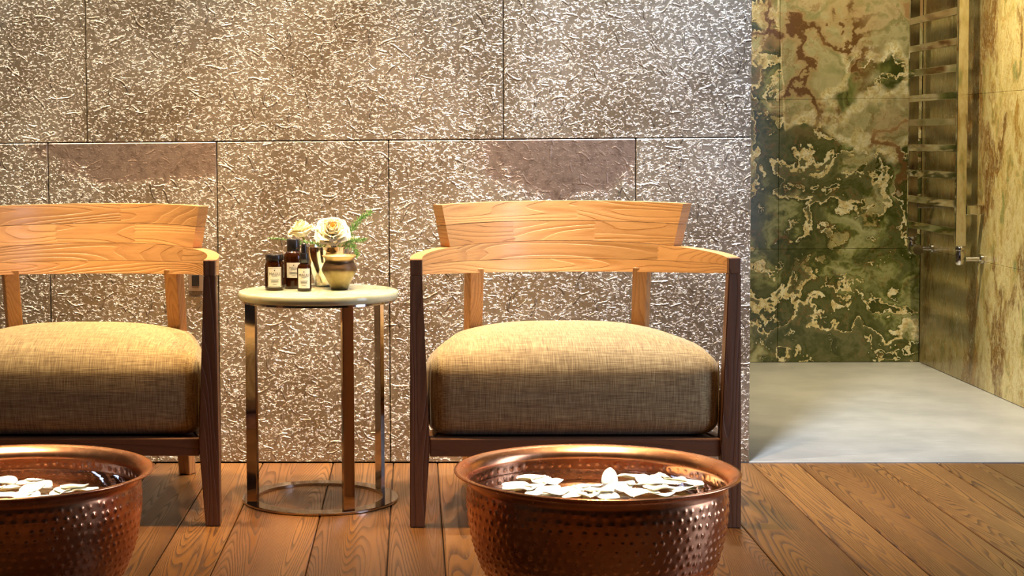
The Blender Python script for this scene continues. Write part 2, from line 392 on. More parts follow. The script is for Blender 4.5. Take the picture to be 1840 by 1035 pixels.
def copy_tree(o, parent=None):
    c = o.copy(); COL.objects.link(c); c.parent = parent
    for ch in list(o.children): copy_tree(ch, c)
    return c

# ------------------------------------------------------------------ the room
XL, XR, YF, YB, ZC = -2.6, 2.103, -6.2, 2.14, 2.7
fl = struct(link('floor', boxm('floor', XL, XR, YF, .11, -.06, -.014), M['dark']), 'brown oak plank floor in front of the stone wall', 'floor')
edges = [-2.6, -2.42, -2.23, -2.1, -1.9, -1.72, -1.58, -1.37, -1.19, -.98, -.77, -.587, -.452, -.244, -.066, .063, .25, .43, .61, .796, .977, 1.109, 1.332, 1.509, 1.64, 1.82, 1.96, 2.101]
for i in range(len(edges)-1):
    ys = [-.028, -2.0-random.random()*.7, -4.0-random.random()*.6, YF]
    for k in range(3):
        zt = random.uniform(-.0008, .0)
        link('plank', boxm('plank', edges[i]+.0013, edges[i+1]-.0013, ys[k+1]+.0009, ys[k]-.0009, -.014, zt, .002), M['oak'], fl)

wb = struct(link('wall_back', boxm('wall_back', XL, .970, -.004, .12, -.013, ZC), M['dark']), 'stone clad back wall behind the armchairs', 'wall')
Y0 = -.026
rows = [(.001, .947, [XL, -2.05, -1.56, -1.074, -.577, -.075, .639, .971]), (.947, 1.89, [XL, -2.17, -.957, .258, .971]), (1.89, ZC, [XL, -1.5, -.4, .60, .971])]
for ri, (z0, z1, xs) in enumerate(rows):
    for k in range(len(xs)-1):
        d = random.uniform(-.004, .004)
        mt = M['stone']
        if ri == 0 and k in (2, 3): mt = M['stoneA']
        if ri == 0 and k == 5: mt = M['stoneB']
        tl = .004 if ri == 1 and k == 1 else 0
        link('stone_slab', boxm('stone_slab', xs[k]+.0013, xs[k+1]-.0013, Y0+d, -.004, z0+.0013, z1-.0013, .0022), mt, wb)

sw = struct(link('wall_shower_back', boxm('wall_shower_back', .85, XR+.1, YB+.02, YB+.12, 0, ZC), M['dark']), 'green onyx clad rear wall of the shower', 'wall')
zs = [.004, .4795, 1.102, 1.725, ZC]
for a, b in zip((.852, 1.517), (1.517, XR-.001)):
    for c, d in zip(zs, zs[1:]):
        link('onyx_panel', boxm('onyx_panel', a+.0006, b-.0006, YB, YB+.02, c+.0006, d-.0006, .0008), M['onyx'], sw)
sr = struct(link('wall_shower_right', boxm('wall_shower_right', XR+.02, XR+.1, -.02, YB+.02, 0, ZC), M['dark']), 'golden onyx clad side wall of the shower', 'wall')
for a, b in zip((-.018, .32, 1.2), (.32, 1.2, YB-.001)):
    for c, d in zip(zs, zs[1:]):
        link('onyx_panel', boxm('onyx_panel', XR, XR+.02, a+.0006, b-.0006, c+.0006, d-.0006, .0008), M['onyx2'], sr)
struct(link('wall_shower_left', boxm('wall_shower_left', .77, .85, .12, YB+.02, 0, ZC), M['plaster']), 'plain plaster wall at the hidden side of the shower', 'wall')
struct(link('floor_shower', boxm('floor_shower', .85, XR+.02, -.027, YB+.02, -.05, .003, .0015), M['screed']), 'smooth pale stone shower floor', 'floor')
struct(link('ceiling', boxm('ceiling', XL-.1, XR+.1, YF-.1, YB+.12, ZC, ZC+.1), M['white']), 'plain white ceiling', 'ceiling')
struct(link('wall_left', boxm('wall_left', XL-.1, XL, YF, .12, -.06, ZC), M['plaster']), 'plain warm plaster wall', 'wall')
struct(link('wall_front', boxm('wall_front', XL-.1, XR+.1, YF-.1, YF, -.06, ZC), M['plaster']), 'plain warm plaster wall facing the armchairs', 'wall')
# right-hand room wall with the window opening
wy0, wy1, wz0, wz1 = -2.0, -1.22, .12, 2.2
wr = struct(link('wall_right', boxm('wall_right', XR, XR+.1, YF, wy0, -.06, ZC), M['plaster']), 'plain warm plaster wall around the window', 'wall')
for a in ((wy1, -.02, -.06, ZC), (wy0, wy1, -.06, wz0), (wy0, wy1, wz1, ZC)):
    link('wall_section', boxm('wall_section', XR, XR+.1, *a), M['plaster'], wr)
wf = bpy.data.objects.new('window_1', None); COL.objects.link(wf); struct(wf, 'tall window with a dark frame', 'window')
for n, a in (('frame', (XR+.03, XR+.07, wy0, wy0+.04, wz0, wz1)), ('frame', (XR+.03, XR+.07, wy1-.04, wy1, wz0, wz1)), ('frame', (XR+.03, XR+.07, wy0+.04, wy1-.04, wz0, wz0+.04)), ('frame', (XR+.03, XR+.07, wy0+.04, wy1-.04, wz1-.04, wz1))):
    link(n, boxm(n, *a), M['frame'], wf)

link('pane', boxm('pane', XR+.064, XR+.069, wy0+.0405, wy1-.0405, wz0+.0405, wz1-.0405), M['glass'], wf)

# ------------------------------------------------------------------ armchair
def rail_pt(phi, z, o):
    """point on the bent rail: phi from -90 (left arm tip) over 0 (back) to 90; o = offset outwards"""
    a = R(phi); A, B = .383, .56
    c = Vector((A*sin(a), .02+B*cos(a), z)); nrm = Vector((sin(a)/A, cos(a)/B, 0)).normalized()
    lean = (z-.582)*math.tan(R(9))*max(0, cos(a))
    return c+nrm*(o+lean)
def band(name, p0, p1, zb, zt, th, t0=None, t1=None, n=28, nz=8):
    """a stave of the rail between phi p0..p1; zb/zt functions of phi; t0/t1 give the end cut as function of height fraction"""
    v, f = [], []
    def P(i, k, o):
        w = .012+.976*k/nz; a0 = p0+(t0(w, k) if t0 else 0); a1 = p1+(t1(w, k) if t1 else 0)
        ph = a0+(a1-a0)*i/n
        return rail_pt(ph, zb(ph)+(zt(ph)-zb(ph))*w, o)
    for i in range(n+1):
        for k in range(nz+1): v.append(P(i, k, -th/2))
        for k in range(nz, -1, -1): v.append(P(i, k, th/2))
    m = 2*(nz+1)
    for i in range(n):
        for k in range(m): f.append((i*m+k, i*m+(k+1) % m, (i+1)*m+(k+1) % m, (i+1)*m+k))
    for b in (0, n*m):
        for k in range(nz): f.append((b+k, b+k+1, b+m-2-k, b+m-1-k))
    me = pyd(name, v, f); return smooth(me, 30)
q = lambda ph: (abs(ph)/90)**2
zb_ = lambda ph: .582+.038*q(ph)
zm_ = lambda ph: .618+.022*q(ph)
zt_ = lambda ph: .667-.009*q(ph)
tooth = lambda w, k: (.45 if k % 2 else -.45)
def make_chair(loc):
    t = empty('armchair', loc, '', 'armchair', 'wooden armchairs along the stone wall')
    TH = .030
    back = link('backrest', band('backrest', -90, 90, zb_, zm_, TH, None, None, 64, 2), M['ash'], t)
    for a, b, e0, e1 in ((-90, -47, None, tooth), (-47, 44, tooth, tooth), (44, 90, tooth, None)):
        link('stave', band('stave', a, b, zm_, zt_, TH, e0, e1), M['ash'], back)
    z2, z3 = (lambda p: .722), (lambda p: .777)
    cut = lambda lo, hi, s: (lambda w, k: s*(lo+(hi-lo)*w))
    for a, b, e0, e1 in ((-51.0, -17, cut(0, 1.6, -1), tooth), (-17, 16, tooth, tooth), (16, 51.0, tooth, cut(0, 1.6, 1))):
        link('stave', band('stave', a, b, zt_, z2, TH-.003, e0, e1), M['ash'], back)
    for a, b, e0, e1 in ((-52.6, 9, cut(0, 1.6, -1), tooth), (9, 52.6, tooth, cut(0, 1.6, 1))):
        link('stave', band('stave', a, b, z2, z3, TH-.003, e0, e1), M['ash'], back)
    # front legs: slim under the arm, widest at the seat, tapered to the foot
    for s in (-1, 1):
        xo = lambda z: .398+.004*(1-z/.62)
        prof = [(0, .366), (.2, .352), (.62, .369)]
        bm = bmesh.new(); ringsv = []
        for z, xi in prof:
            d = {0: .036, .2: .05, .62: .042}[z]
            ringsv.append([bm.verts.new(c) for c in ((s*xi, 0, z), (s*xo(z), 0, z), (s*xo(z), d, z), (s*xi, d, z))])
        for a, b in zip(ringsv, ringsv[1:]):
            for i in range(4): bm.faces.new((a[i], a[(i+1) % 4], b[(i+1) % 4], b[i]))
        bm.faces.new(ringsv[0]); bm.faces.new(ringsv[-1]); bmesh.ops.recalc_face_normals(bm, faces=bm.faces)
        bmesh.ops.bevel(bm, geom=[e for e in bm.edges if e.calc_face_angle(0) > .5], offset=.002, segments=2, affect='EDGES')
        me = bpy.data.meshes.new('leg'); bm.to_mesh(me); bm.free(); link('leg', me, M['ashv_shaded'], t)
        # arm tip: short straight block closing the rail over the leg
        link('arm_tip', boxm('arm_tip', min(s*.3685, s*.3978), max(s*.3685, s*.3978), -.0, .0205, .6201, .6582, .002, 2), M['ashv_shaded'], t)
    # rear legs, turned to face the seat and raked back
    for s in (-1, 1):
        a = s*R(26); ca, sa = cos(a), sin(a)
        def sq(cx, cy, z, hw, hd): return [(cx+dx*ca+dy*sa, cy-dx*sa+dy*ca, z) for dx, dy in ((-hw, -hd), (hw, -hd), (hw, hd), (-hw, hd))]
        link('leg', hexm('leg', sq(s*.232, .655, 0, .019, .017), sq(s*.226, .478, .60, .021, .019), .003), M['ashr_lit'], t)
    # seat frame
    fr = link('seat_frame', boxm('seat_frame', -.352, .352, .006, .034, .174, .2185, .003, 2), M['ashx_shaded'], t)
    for s in (-1, 1):
        link('side_rail', hexm('side_rail', [(s*.37, .034, .176), (s*.345, .034, .176), (s*.22, .60, .176), (s*.245, .60, .176)], [(s*.37, .034, .2185), (s*.345, .034, .2185), (s*.22, .60, .2185), (s*.245, .60, .2185)], .002), M['ashx_shaded'], fr)
    link('rear_rail', boxm('rear_rail', -.21, .21, .585, .61, .176, .2185, .002), M['ashx_shaded'], fr)
    link('seat_board', hexm('seat_board', [(-.34, .036, .19), (.34, .036, .19), (.215, .583, .19), (-.215, .583, .19)], [(-.34, .036, .216), (.34, .036, .216), (.215, .583, .216), (-.215, .583, .216)]), M['ashx_shaded'], fr)
    # cushion
    bm = bmesh.new(); bmesh.ops.create_cube(bm, size=2); bmesh.ops.subdivide_edges(bm, edges=bm.edges[:], cuts=35, use_grid_fill=True)
    hx, hy, hz, r = .357, .275, .100, .046
    for v in bm.verts:
        u = Vector((v.co.x*hx, v.co.y*hy, v.co.z*hz))
        c = Vector((max(-hx+r, min(hx-r, u.x)), max(-hy+r, min(hy-r, u.y)), max(-hz+r, min(hz-r, u.z))))
        d = u-c
        p = c+d.normalized()*r if d.length > 1e-6 else c
        ax, ay = abs(p.x/hx), abs(p.y/hy)
        tz = (p.z+hz)/(2*hz)
        cr = (1-ax**3)*(1-ay**2.6)
        p.z += .050*cr*max(0, tz)**1.5
        bulge = 1-(2*tz-1)**2
        p.y -= .010*bulge*(1-ax**4)*(1 if p.y < 0 else -1)*(ay**4)
        p.x += .006*bulge*(1-ay**4)*(1 if p.x > 0 else -1)*(ax**4)
        taper = 1-.30*max(0, (p.y+hy)/(2*hy)-.25)
        p.x *= taper
        v.co = p+Vector((0, .292, .2195+hz))
    me = bpy.data.meshes.new('cushion'); bm.to_mesh(me); bm.free()
    cu = link('cushion', me, M['linen'], t, True)
    for s in (-1, 1):
        pts = [(s*(.3515-.002*abs(k-5)/5), .022+.0005*k, .245+.016*k) for k in range(11)]
        link('seam', tube('seam', pts, .0016, 6), M['linen'], cu, True)
    return t
ch = make_chair((.386, -.848, 0)); ch['label'] = 'wooden armchair with beige cushion between the side table and the onyx shower'
c2 = copy_tree(ch); c2.location = (-.886, -.838, 0); c2['label'] = 'wooden armchair with beige cushion in front of the wall socket'

# ------------------------------------------------------------------ side table
TZ = .555
tb = empty('side_table', (-.2545, -.522, 0), 'round side table with pale onyx top on bronze chrome legs', 'table')
link('tabletop', smooth(lathe('tabletop', [(0, TZ-.0215), (.2065, TZ-.0215), (.209, TZ-.019), (.2105, TZ-.016), (.2105, TZ-.004), (.2085, TZ-.0008), (.206, TZ), (0, TZ)], 96)), M['marble'], tb)
link('top_ring', smooth(lathe('top_ring', [(.165, TZ-.0275), (.203, TZ-.0275), (.203, TZ-.0217), (.165, TZ-.0217)], 96, True)), M['bronze'], tb)
link('base_ring', smooth(lathe('base_ring', [(.167, .0005), (.205, .0005), (.2065, .002), (.2065, .0065), (.205, .008), (.167, .008)], 96, True)), M['bronze'], tb)
for ang in (204, 296, 33):
    a = R(ang); o = link('leg', boxm('leg', -.006, .006, -.0155, .0155, .008, TZ-.0276, .0008), M['bronze'], tb)
    o.location = (.187*cos(a), .187*sin(a), 0); o.rotation_euler.z = a + (R(40) if ang == 204 else 0)

# ------------------------------------------------------------------ bottles
def bent(name, w, z0, z1, r, mat, parent, n=12):
    v, f = [], []
    for i in range(n+1):
        a = -w/2/r+w/r*i/n
        for z in (z0, z1):
            v.append((r*sin(a), -r*cos(a), z)); v.append(((r-.0004)*sin(a), -(r-.0004)*cos(a), z))
    for i in range(n):
        b, c = i*4, (i+1)*4
        f += [(b, c, c+2, b+2), (b+1, b+3, c+3, c+1), (b, b+1, c+1, c), (b+2, c+2, c+3, b+3)]
    f += [(0, 2, 3, 1), (n*4, n*4+1, n*4+3, n*4+2)]
    return link(name, pyd(name, v, f), mat, parent)
def lettering(text, size, zc, r, parent):
    cu = bpy.data.curves.new('t', 'FONT'); cu.body = text; cu.size = size; cu.align_x = 'CENTER'; cu.extrude = .0001
    o = bpy.data.objects.new('t', cu); COL.objects.link(o); bpy.context.view_layer.update()
    me = bpy.data.meshes.new_from_object(o.evaluated_get(bpy.context.evaluated_depsgraph_get())); bpy.data.objects.remove(o)
    for v in me.vertices:
        a = v.co.x/r; rr = r+.0002+v.co.z
        v.co = (rr*sin(a), -rr*cos(a), zc+v.co.y)
    me.materials.clear(); return link('lettering', me, M['ink'], parent)
def label(b, w, z0, z1, r, border=True):
    l = bent('label', w, z0, z1, r+.0006, M['label'], b); l['label'] = 'white paper label'
    h = z1-z0; R2 = r+.0009
    lettering('MAULI', h*.20, z0+h*.60, r+.0007, l)
    bent('crest', w*.07, z0+h*.80, z0+h*.87, R2, M['ink'], l, 4)
    bent('print_line', w*.40, z0+h*.55, z0+h*.565, R2, M['ink'], l, 6)
    for k, ww in ((.36, .62), (.30, .5), (.25, .56), (.14, .3)): bent('print_line', w*ww, z0+h*k, z0+h*(k+.02), R2, M['ink'], l, 6)
    if border:
        for zz in (.04, .945): bent('border', w*.88, z0+h*zz, z0+h*(zz+.012), R2, M['ink'], l)
        for s in (-1, 1):
            o = bent('border', .0006, z0+h*.04, z0+h*.95, R2, M['ink'], l, 2); o.rotation_euler.z = s*w*.44/r
TT = TZ+.0002
bt = empty('jar', (-.3709, -.5066, TT), 'short wide amber glass jar with black lid on the onyx tabletop', 'jar', rz=.1)
link('body', smooth(lathe('body', [(0, 0), (.022, 0), (.0252, .003), (.0258, .008), (.0258, .064), (.0245, .071), (.0215, .0755), (.0215, .079), (0, .079)]), 50), M['amber'], bt)
link('lid', smooth(lathe('lid', [(0, .0792), (.0236, .0792), (.0238, .0805), (.0238, .0935), (.0228, .0945), (0, .0945)]), 50), M['black'], bt)
label(bt, .038, .009, .062, .0258)
bt = empty('bottle', (-.3235, -.4593, TT), 'tall amber bottle with large black screw cap behind the jar', 'bottle', rz=.08)
link('body', smooth(lathe('body', [(0, 0), (.024, 0), (.0268, .003), (.0272, .009), (.0272, .084), (.0255, .091), (.019, .0985), (.016, .1005), (0, .1005)]), 50), M['amber'], bt)
link('cap', smooth(lathe('cap', [(0, .1007), (.0172, .1007), (.0176, .102), (.0176, .131), (.0166, .132), (0, .132)]), 50), M['black'], bt)
label(bt, .040, .030, .070, .0272, False)
bt = empty('dropper_bottle', (-.2897, -.5428, TT), 'slim amber dropper bottle with black rubber bulb in front of the others', 'bottle', rz=.02)
link('body', smooth(lathe('body', [(0, 0), (.016, 0), (.0186, .0025), (.0189, .007), (.0189, .060), (.0165, .0675), (.0118, .0715), (.0105, .0735), (0, .0735)]), 50), M['amber'], bt)
prof = [(0, .074)]
for k in range(6): prof += [(.0125, .074+k*.0018), (.0131, .075+k*.0018)]
prof += [(.0122, .0875), (.0122, .0985), (.0112, .1), (0, .1)]
link('collar', smooth(lathe('collar', prof), 50), M['black'], bt)
link('bulb', smooth(lathe('bulb', [(0, .1002), (.0078, .1002), (.0074, .112), (.0066, .121), (.0045, .1255), (0, .1268)]), 50), M['black'], bt)
label(bt, .034, .0085, .060, .0189, False)

# ------------------------------------------------------------------ brass pot and silver vase
pt = empty('brass_pot', (-.1998, -.4983, TT), 'small round-bellied brass pot with flared rim beside the bottles', 'pot')
outer = [(0, 0), (.0215, 0), (.0225, .002), (.028, .016), (.038, .034), (.0455, .047), (.047, .053), (.0455, .060), (.040, .070), (.0375, .075), (.038, .082), (.0445, .0885), (.0455, .0895)]
inner = [(.0445, .0902), (.0415, .0875), (.0362, .081), (.0358, .075), (.044, .058), (.045, .052), (.036, .034), (.025, .014), (0, .006)]
link('body', smooth(lathe('body', outer+inner, 64), 60), M['brass'], pt)
vs = empty('vase', (-.238, -.392, TT), 'polished silver vase holding the cream roses', 'vase')
outer = [(0, 0), (.030, 0), (.0325, .0015), (.0335, .006), (.0345, .014), (.040, .028), (.052, .055), (.060, .082), (.0625, .104), (.0632, .108)]
inner = [(.0622, .1085), (.0612, .104), (.0585, .082), (.0505, .055), (.038, .028), (0, .016)]
link('body', smooth(lathe('body', outer+inner, 64), 60), M['silver'], vs)

# ------------------------------------------------------------------ roses and greenery
def petal_mesh(name, h, w, cup, curl, point=0.0, n=8, th=.0007):
    """petal standing on its base at the origin, opening towards +y outside; cup bends it round z"""
    P = []
    for j in range(n+1):
        vv = j/n
        wd = w*(.30+.95*sin(pi*min(1, vv*.62+.08)))*(1 if vv < .72 else sqrt(max(.02, 1-((vv-.72)/.285)**2.0)))
        for i in range(n+1):
            u = -1+2*i/n
            a = u*cup; x = wd*(sin(a)/max(cup, .01)) if cup > .01 else wd*u
            depth = wd*(1-cos(a))/max(cup, .01)
            out = .55*h*vv*.35+curl*h*max(0, vv-.55)**2*(1+.4*u*u)
            z = h*(vv+point*.08*(1-abs(u))*(vv > .9)) - curl*h*.5*max(0, vv-.7)**2
            P.append(Vector((x, out-depth+.0015*sin(7*u+3*vv)*vv, z)))
    m = n+1; v = P+[p+Vector((0, -th, 0)) for p in P]; f = []; o = m*m
    for j in range(n):
        for i in range(n):
            a, b, c, d = j*m+i, j*m+i+1, (j+1)*m+i+1, (j+1)*m+i
            f += [(a, b, c, d), (o+a, o+d, o+c, o+b)]
    rim = [i for i in range(m)]+[j*m+n for j in range(1, m)]+[n*m+i for i in range(n-1, -1, -1)]+[j*m for j in range(n-1, 0, -1)]
    for a, b in zip(rim, rim[1:]+rim[:1]): f.append((a, o+a, o+b, b))
    me = pyd(name, v, f)
    for p in me.polygons: p.use_smooth = True
    return me
def rose(loc, direction, size, lab, seed):
    rn = random.Random(seed)
    t = empty('rose', loc, lab, 'flower', 'cream roses in the vase')
    t.rotation_euler = Vector(direction).to_track_quat('Z', 'Y').to_euler()
    s = size
    layers = [(3, .10, .62, .26, 1.25, .02, .0, 'rosein'), (4, .17, .64, .34, 1.1, .10, .04, 'rose'), (5, .26, .62, .42, 1.0, .30, .14, 'rose'),
              (5, .36, .60, .52, .9, .7, .28, 'rose'), (6, .46, .58, .58, .8, 1.2, .48, 'rose'), (5, .52, .56, .62, .7, 1.7, .75, 'rose')]
    for li, (n, rad, h, w, cup, curl, tilt, mt) in enumerate(layers):
        for k in range(n):
            a = 2*pi*(k+.5*li)/n+rn.uniform(-.15, .15)
            me = petal_mesh('petal', h*s*rn.uniform(.95, 1.08), w*s*.75, cup, curl*rn.uniform(.7, 1.3), 1.0)
            o = link('petal', me, M[mt], t)
            # base near the axis, the outside (+y) turned outwards, tilted open with the layer
            o.matrix_local = Matrix.Rotation(a, 4, 'Z') @ Matrix.Translation((0, rad*s*.55, -.04*s*li)) @ Matrix.Rotation(-tilt*.8, 4, 'X')
    link('sepal_cup', smooth(lathe('sepal_cup', [(0, -.28*s), (.05*s, -.28*s), (.07*s, -.22*s), (.22*s, -.14*s), (.30*s, -.02*s), (.2*s, 0), (0, -.02*s)], 20)), M['sepal'], t)
    ln = .105-.0
    d = Vector((0, 0, -1))
    link('stem', tube('stem', [(0, 0, -.25*s), (0, 0, -.25*s-.03)], .0028, 8), M['sepal'], t)
    return t
rose((-.221, -.43, .702), (.06, -.80, .60), .058, 'open cream rose facing forward with yellow heart', 3)
rose((-.305, -.395, .700), (-.25, -.10, 1), .050, 'cream rose turned sideways above the tall bottle', 5)

def sprig(name, pts, n, ln, lab, seed, mat='leaf'):
    rn = random.Random(seed); pts = [Vector(p) for p in pts]
    def at(t):
        k = min(int(t*(len(pts)-1)), len(pts)-2); f = t*(len(pts)-1)-k; return pts[k].lerp(pts[k+1], f)
    base = pts[0]; t = empty(name, base, lab, 'greenery', 'fern sprigs in the vase')
    link('stem', tube('stem', [p-base for p in pts], [.0011]*(len(pts)-1)+[.0005], 6), M[mat], t)
    v, f = [], []
    for k in range(n):
        tt = .12+.88*k/n; c = at(tt)-base; tan = (at(min(1, tt+.05))-at(max(0, tt-.05))).normalized()
        for rep in range(3):
            d = (Vector((rn.uniform(-1, 1), rn.uniform(-.7, .7), rn.uniform(-1, 1))).normalized()+tan*.8).normalized()
            L = ln*rn.uniform(.5, 1.1)*(1-.5*tt); s = d.cross(Vector((.3, 1, .2))).normalized()*.0009; s2 = d.cross(s).normalized()*.0006
            b = len(v); m = c+d*L*.55
            v += [c-s*.5, c+s*.5, m+s, m-s, c+d*L, m+s2]
            f += [(b, b+1, b+2, b+5), (b+3, b, b+5), (b+2, b+4, b+5), (b+3, b+5, b+4), (b, b+3, b+2, b+1), (b+3, b+4, b+2)]
    me = bpy.data.meshes.new('needles'); me.from_pydata([tuple(a) for a in v], [], f); me.update()
    o = link('needles', me, M[mat], t); o['kind'] = 'stuff'
    return t
zv = TT+.104
sprig('fern_sprig', [(-.205, -.375, zv), (-.175, -.375, .70), (-.150, -.375, .735), (-.118, -.375, .755)], 70, .026, 'feathery green fern sprig rising above the roses toward the armchair', 1)
sprig('fern_sprig', [(-.285, -.425, zv), (-.32, -.435, .680), (-.365, -.44, .687), (-.395, -.44, .688)], 26, .012, 'thin green fern sprig lying out over the jar', 2)
sprig('fern_sprig', [(-.20, -.43, zv), (-.175, -.445, .678), (-.152, -.45, .683), (-.130, -.45, .684)], 44, .020, 'green fern sprig under the open rose reaching over the pot', 3)
sprig('fern_sprig', [(-.190, -.44, zv), (-.170, -.452, .668), (-.158, -.457, .655), (-.152, -.459, .640)], 44, .020, 'green fern sprig drooping over the vase rim', 4)
sprig('fern_sprig', [(-.245, -.44, zv), (-.262, -.455, .675), (-.285, -.46, .678), (-.31, -.46, .680)], 30, .013, 'green fern sprig tucked under the roses behind the dropper bulb', 6)
wb2 = empty('white_blossom', (-.165, -.41, .676), 'small white blossom between the roses and the fern', 'flower')
for k in range(6):
    o = link('petal', petal_mesh('petal', .022, .008, .6, .3, 1.0, 5), M['petal'], wb2)
    o.matrix_local = Matrix.Rotation(k*1.05, 4, 'Z') @ Matrix.Rotation(-.75 if k % 2 else -1.1, 4, 'X')
link('stem', tube('stem', [(-.0, 0, 0), (-.015, .01, -.02)], .001, 6), M['leaf'], wb2)

# ------------------------------------------------------------------ copper foot baths
def bowl_mesh():
    prof = [(.10, 0), (.135, .010), (.165, .030), (.198, .070), (.219, .105), (.237, .150), (.247, .195), (.2515, .235), (.2505, .268), (.2495, .280), (.2525, .289), (.2600, .2965), (.2680, .3008), (.2745, .3020)]
    # resample by length (catmull-rom)
    pts = []
    for i in range(len(prof)-1):
        p0, p1, p2, p3 = prof[max(i-1, 0)], prof[i], prof[i+1], prof[min(i+2, len(prof)-1)]
        for k in range(12):
            t = k/12
            pts.append(tuple(.5*((2*b)+(c-a)*t+(2*a-5*b+4*c-d)*t*t+(3*b-a-3*c+d)*t**3) for a, b, c, d in zip(p0, p1, p2, p3)))
    pts.append(prof[-1])
    L = [0]
    for a, b in zip(pts, pts[1:]): L.append(L[-1]+math.dist(a, b))
    m = 150; rs = []
    for i in range(m+1):
        s = L[-1]*i/m
        k = max(j for j in range(len(L)) if L[j] <= s+1e-9); k = min(k, len(pts)-2); f = (s-L[k])/(L[k+1]-L[k]+1e-12)
        rs.append((pts[k][0]+(pts[k+1][0]-pts[k][0])*f, pts[k][1]+(pts[k+1][1]-pts[k][1])*f, s))
    n = 640; dimple = .0175; NA = 80
    rn = random.Random(4); jit = {}
    def disp(i, s, z, r):
        if z > .276 or r < .14: return 0
        row = round(s/dimple); ds = s-row*dimple; ph = i/n*NA+.5*(row % 2); c = round(ph); key = (row, c % NA)
        if key not in jit: jit[key] = (rn.uniform(-.18, .18), rn.uniform(-.0022, .0022), rn.uniform(.6, 1.15))
        ja, js, jd = jit[key]
        da = (ph-c-ja)*2*pi/NA*r; d = sqrt(da*da+(ds-js)**2)/.0062
        if z > .262: jd *= .6
        return .0022*jd*(1-d*d)**2 if d < 1 else 0
    V, Fc = [], []
    for i in range(n):
        a = 2*pi*i/n; ca, sa = cos(a), sin(a)
        for k, (r, z, s) in enumerate(rs):
            e = disp(i, s, z, r); k2 = min(k+1, m); k1 = max(k-1, 0)
            tr, tz = rs[k2][0]-rs[k1][0], rs[k2][1]-rs[k1][1]; l = sqrt(tr*tr+tz*tz); nr, nz = tz/l, -tr/l
            V.append(((r+nr*e)*ca, (r+nr*e)*sa, z+nz*e))
        for k in range(m, -1, -1):
            r, z, s = rs[k]; e = disp(i, s, z, r); k2 = min(k+1, m); k1 = max(k-1, 0)
            tr, tz = rs[k2][0]-rs[k1][0], rs[k2][1]-rs[k1][1]; l = sqrt(tr*tr+tz*tz); nr, nz = tz/l, -tr/l
            o = -.0022+e; V.append(((r+nr*o)*ca, (r+nr*o)*sa, z+nz*o))
    mm = 2*(m+1)
    for i in range(n):
        j = (i+1) % n
        for k in range(mm-1): Fc.append((i*mm+k, j*mm+k, j*mm+k+1, i*mm+k+1))
    V.append((0, 0, 0)); V.append((0, 0, .0022)); c0 = len(V)-2
    for i in range(n):
        j = (i+1) % n
        Fc.append((c0, j*mm, i*mm)); Fc.append((c0+1, i*mm+mm-1, j*mm+mm-1))
    me = bpy.data.meshes.new('bowl'); me.from_pydata(V, [], Fc); me.update()
    for p in me.polygons: p.use_smooth = True
    return me
BR = (.3505, -1.655, .0006); BL = (-.795, -1.655, .0006)
bw = empty('copper_foot_bath', BR, 'hammered copper foot bath in front of the armchair beside the side table', 'bowl', 'copper foot baths before the armchairs')
link('bowl', bowl_mesh(), M['copper'], bw)
th = [2*pi*i/96 for i in range(96)]
rim = [((.2745)*cos(a), .2745*sin(a), .3016) for a in th]
v, f = [], []
for i, a in enumerate(th):
    for k in range(8):
        b = 2*pi*k/8; rr = .2745+.0024*cos(b); v.append((rr*cos(a), rr*sin(a), .3012+.0024*sin(b)))
for i in range(96):
    j = (i+1) % 96
    for k in range(8): f.append((i*8+k, j*8+k, j*8+(k+1) % 8, i*8+(k+1) % 8))
link('rim', pyd('rim', v, f), M['copper'], bw, True)
b2 = copy_tree(bw); b2.location = BL; b2['label'] = 'hammered copper foot bath in front of the armchair by the wall socket'
WZ = .2565
wm = lathe('water', [(0, .03), (.155, .03), (.19, .07), (.212, .105), (.230, .150), (.240, .195), (.2455, .235), (.2465, WZ), (0, WZ)], 96)
for L, lab in ((BR, 'clear water with many petals in the copper bath beside the side table'), (BL, 'clear water in the copper bath in front of the armchair by the wall socket')):
    o = link('water', wm, M['water']); o.location = L; smooth(wm, 30); tag(o, lab, 'water', 'water in the foot baths')

def float_petal(seed):
    rn = random.Random(seed); n = 7; L = .0285*rn.uniform(.85, 1.2); Wd = L*rn.uniform(.62, .85); cupx = rn.uniform(-.25, .7); cupy = rn.uniform(-.3, .8); pw = rn.uniform(1.6, 2.4)
    P = []
    for j in range(n+1):
        v_ = -1+2*j/n
        wd = Wd*max(.02, (1-abs(v_)**pw))**.5*(1-.28*v_)
        for i in range(n+1):
            u = -1+2*i/n
            P.append(Vector((u*wd, v_*L, .004*cupx*u*u*3*(wd/Wd)+.006*cupy*v_*v_+.0012*sin(5*u+4*v_))))
    zmin = min(p.z for p in P); P = [p-Vector((0, 0, zmin)) for p in P]
    m = n+1; o = m*m; th = Vector((0, 0, .0007)); v = P+[p+th for p in P]; f = []
    for j in range(n):
        for i in range(n):
            a, b, c, d = j*m+i, j*m+i+1, (j+1)*m+i+1, (j+1)*m+i
            f += [(a, d, c, b), (o+a, o+b, o+c, o+d)]
    rim = list(range(m))+[j*m+n for j in range(1, m)]+[n*m+i for i in range(n-1, -1, -1)]+[j*m for j in range(n-1, 0, -1)]
    for a, b in zip(rim, rim[1:]+rim[:1]): f.append((a, b, o+b, o+a))
    me = pyd('petal', v, f); me.materials.append(M['petal'])
    for p in me.polygons: p.use_smooth = True
    return me
PM = [float_petal(k) for k in range(12)]
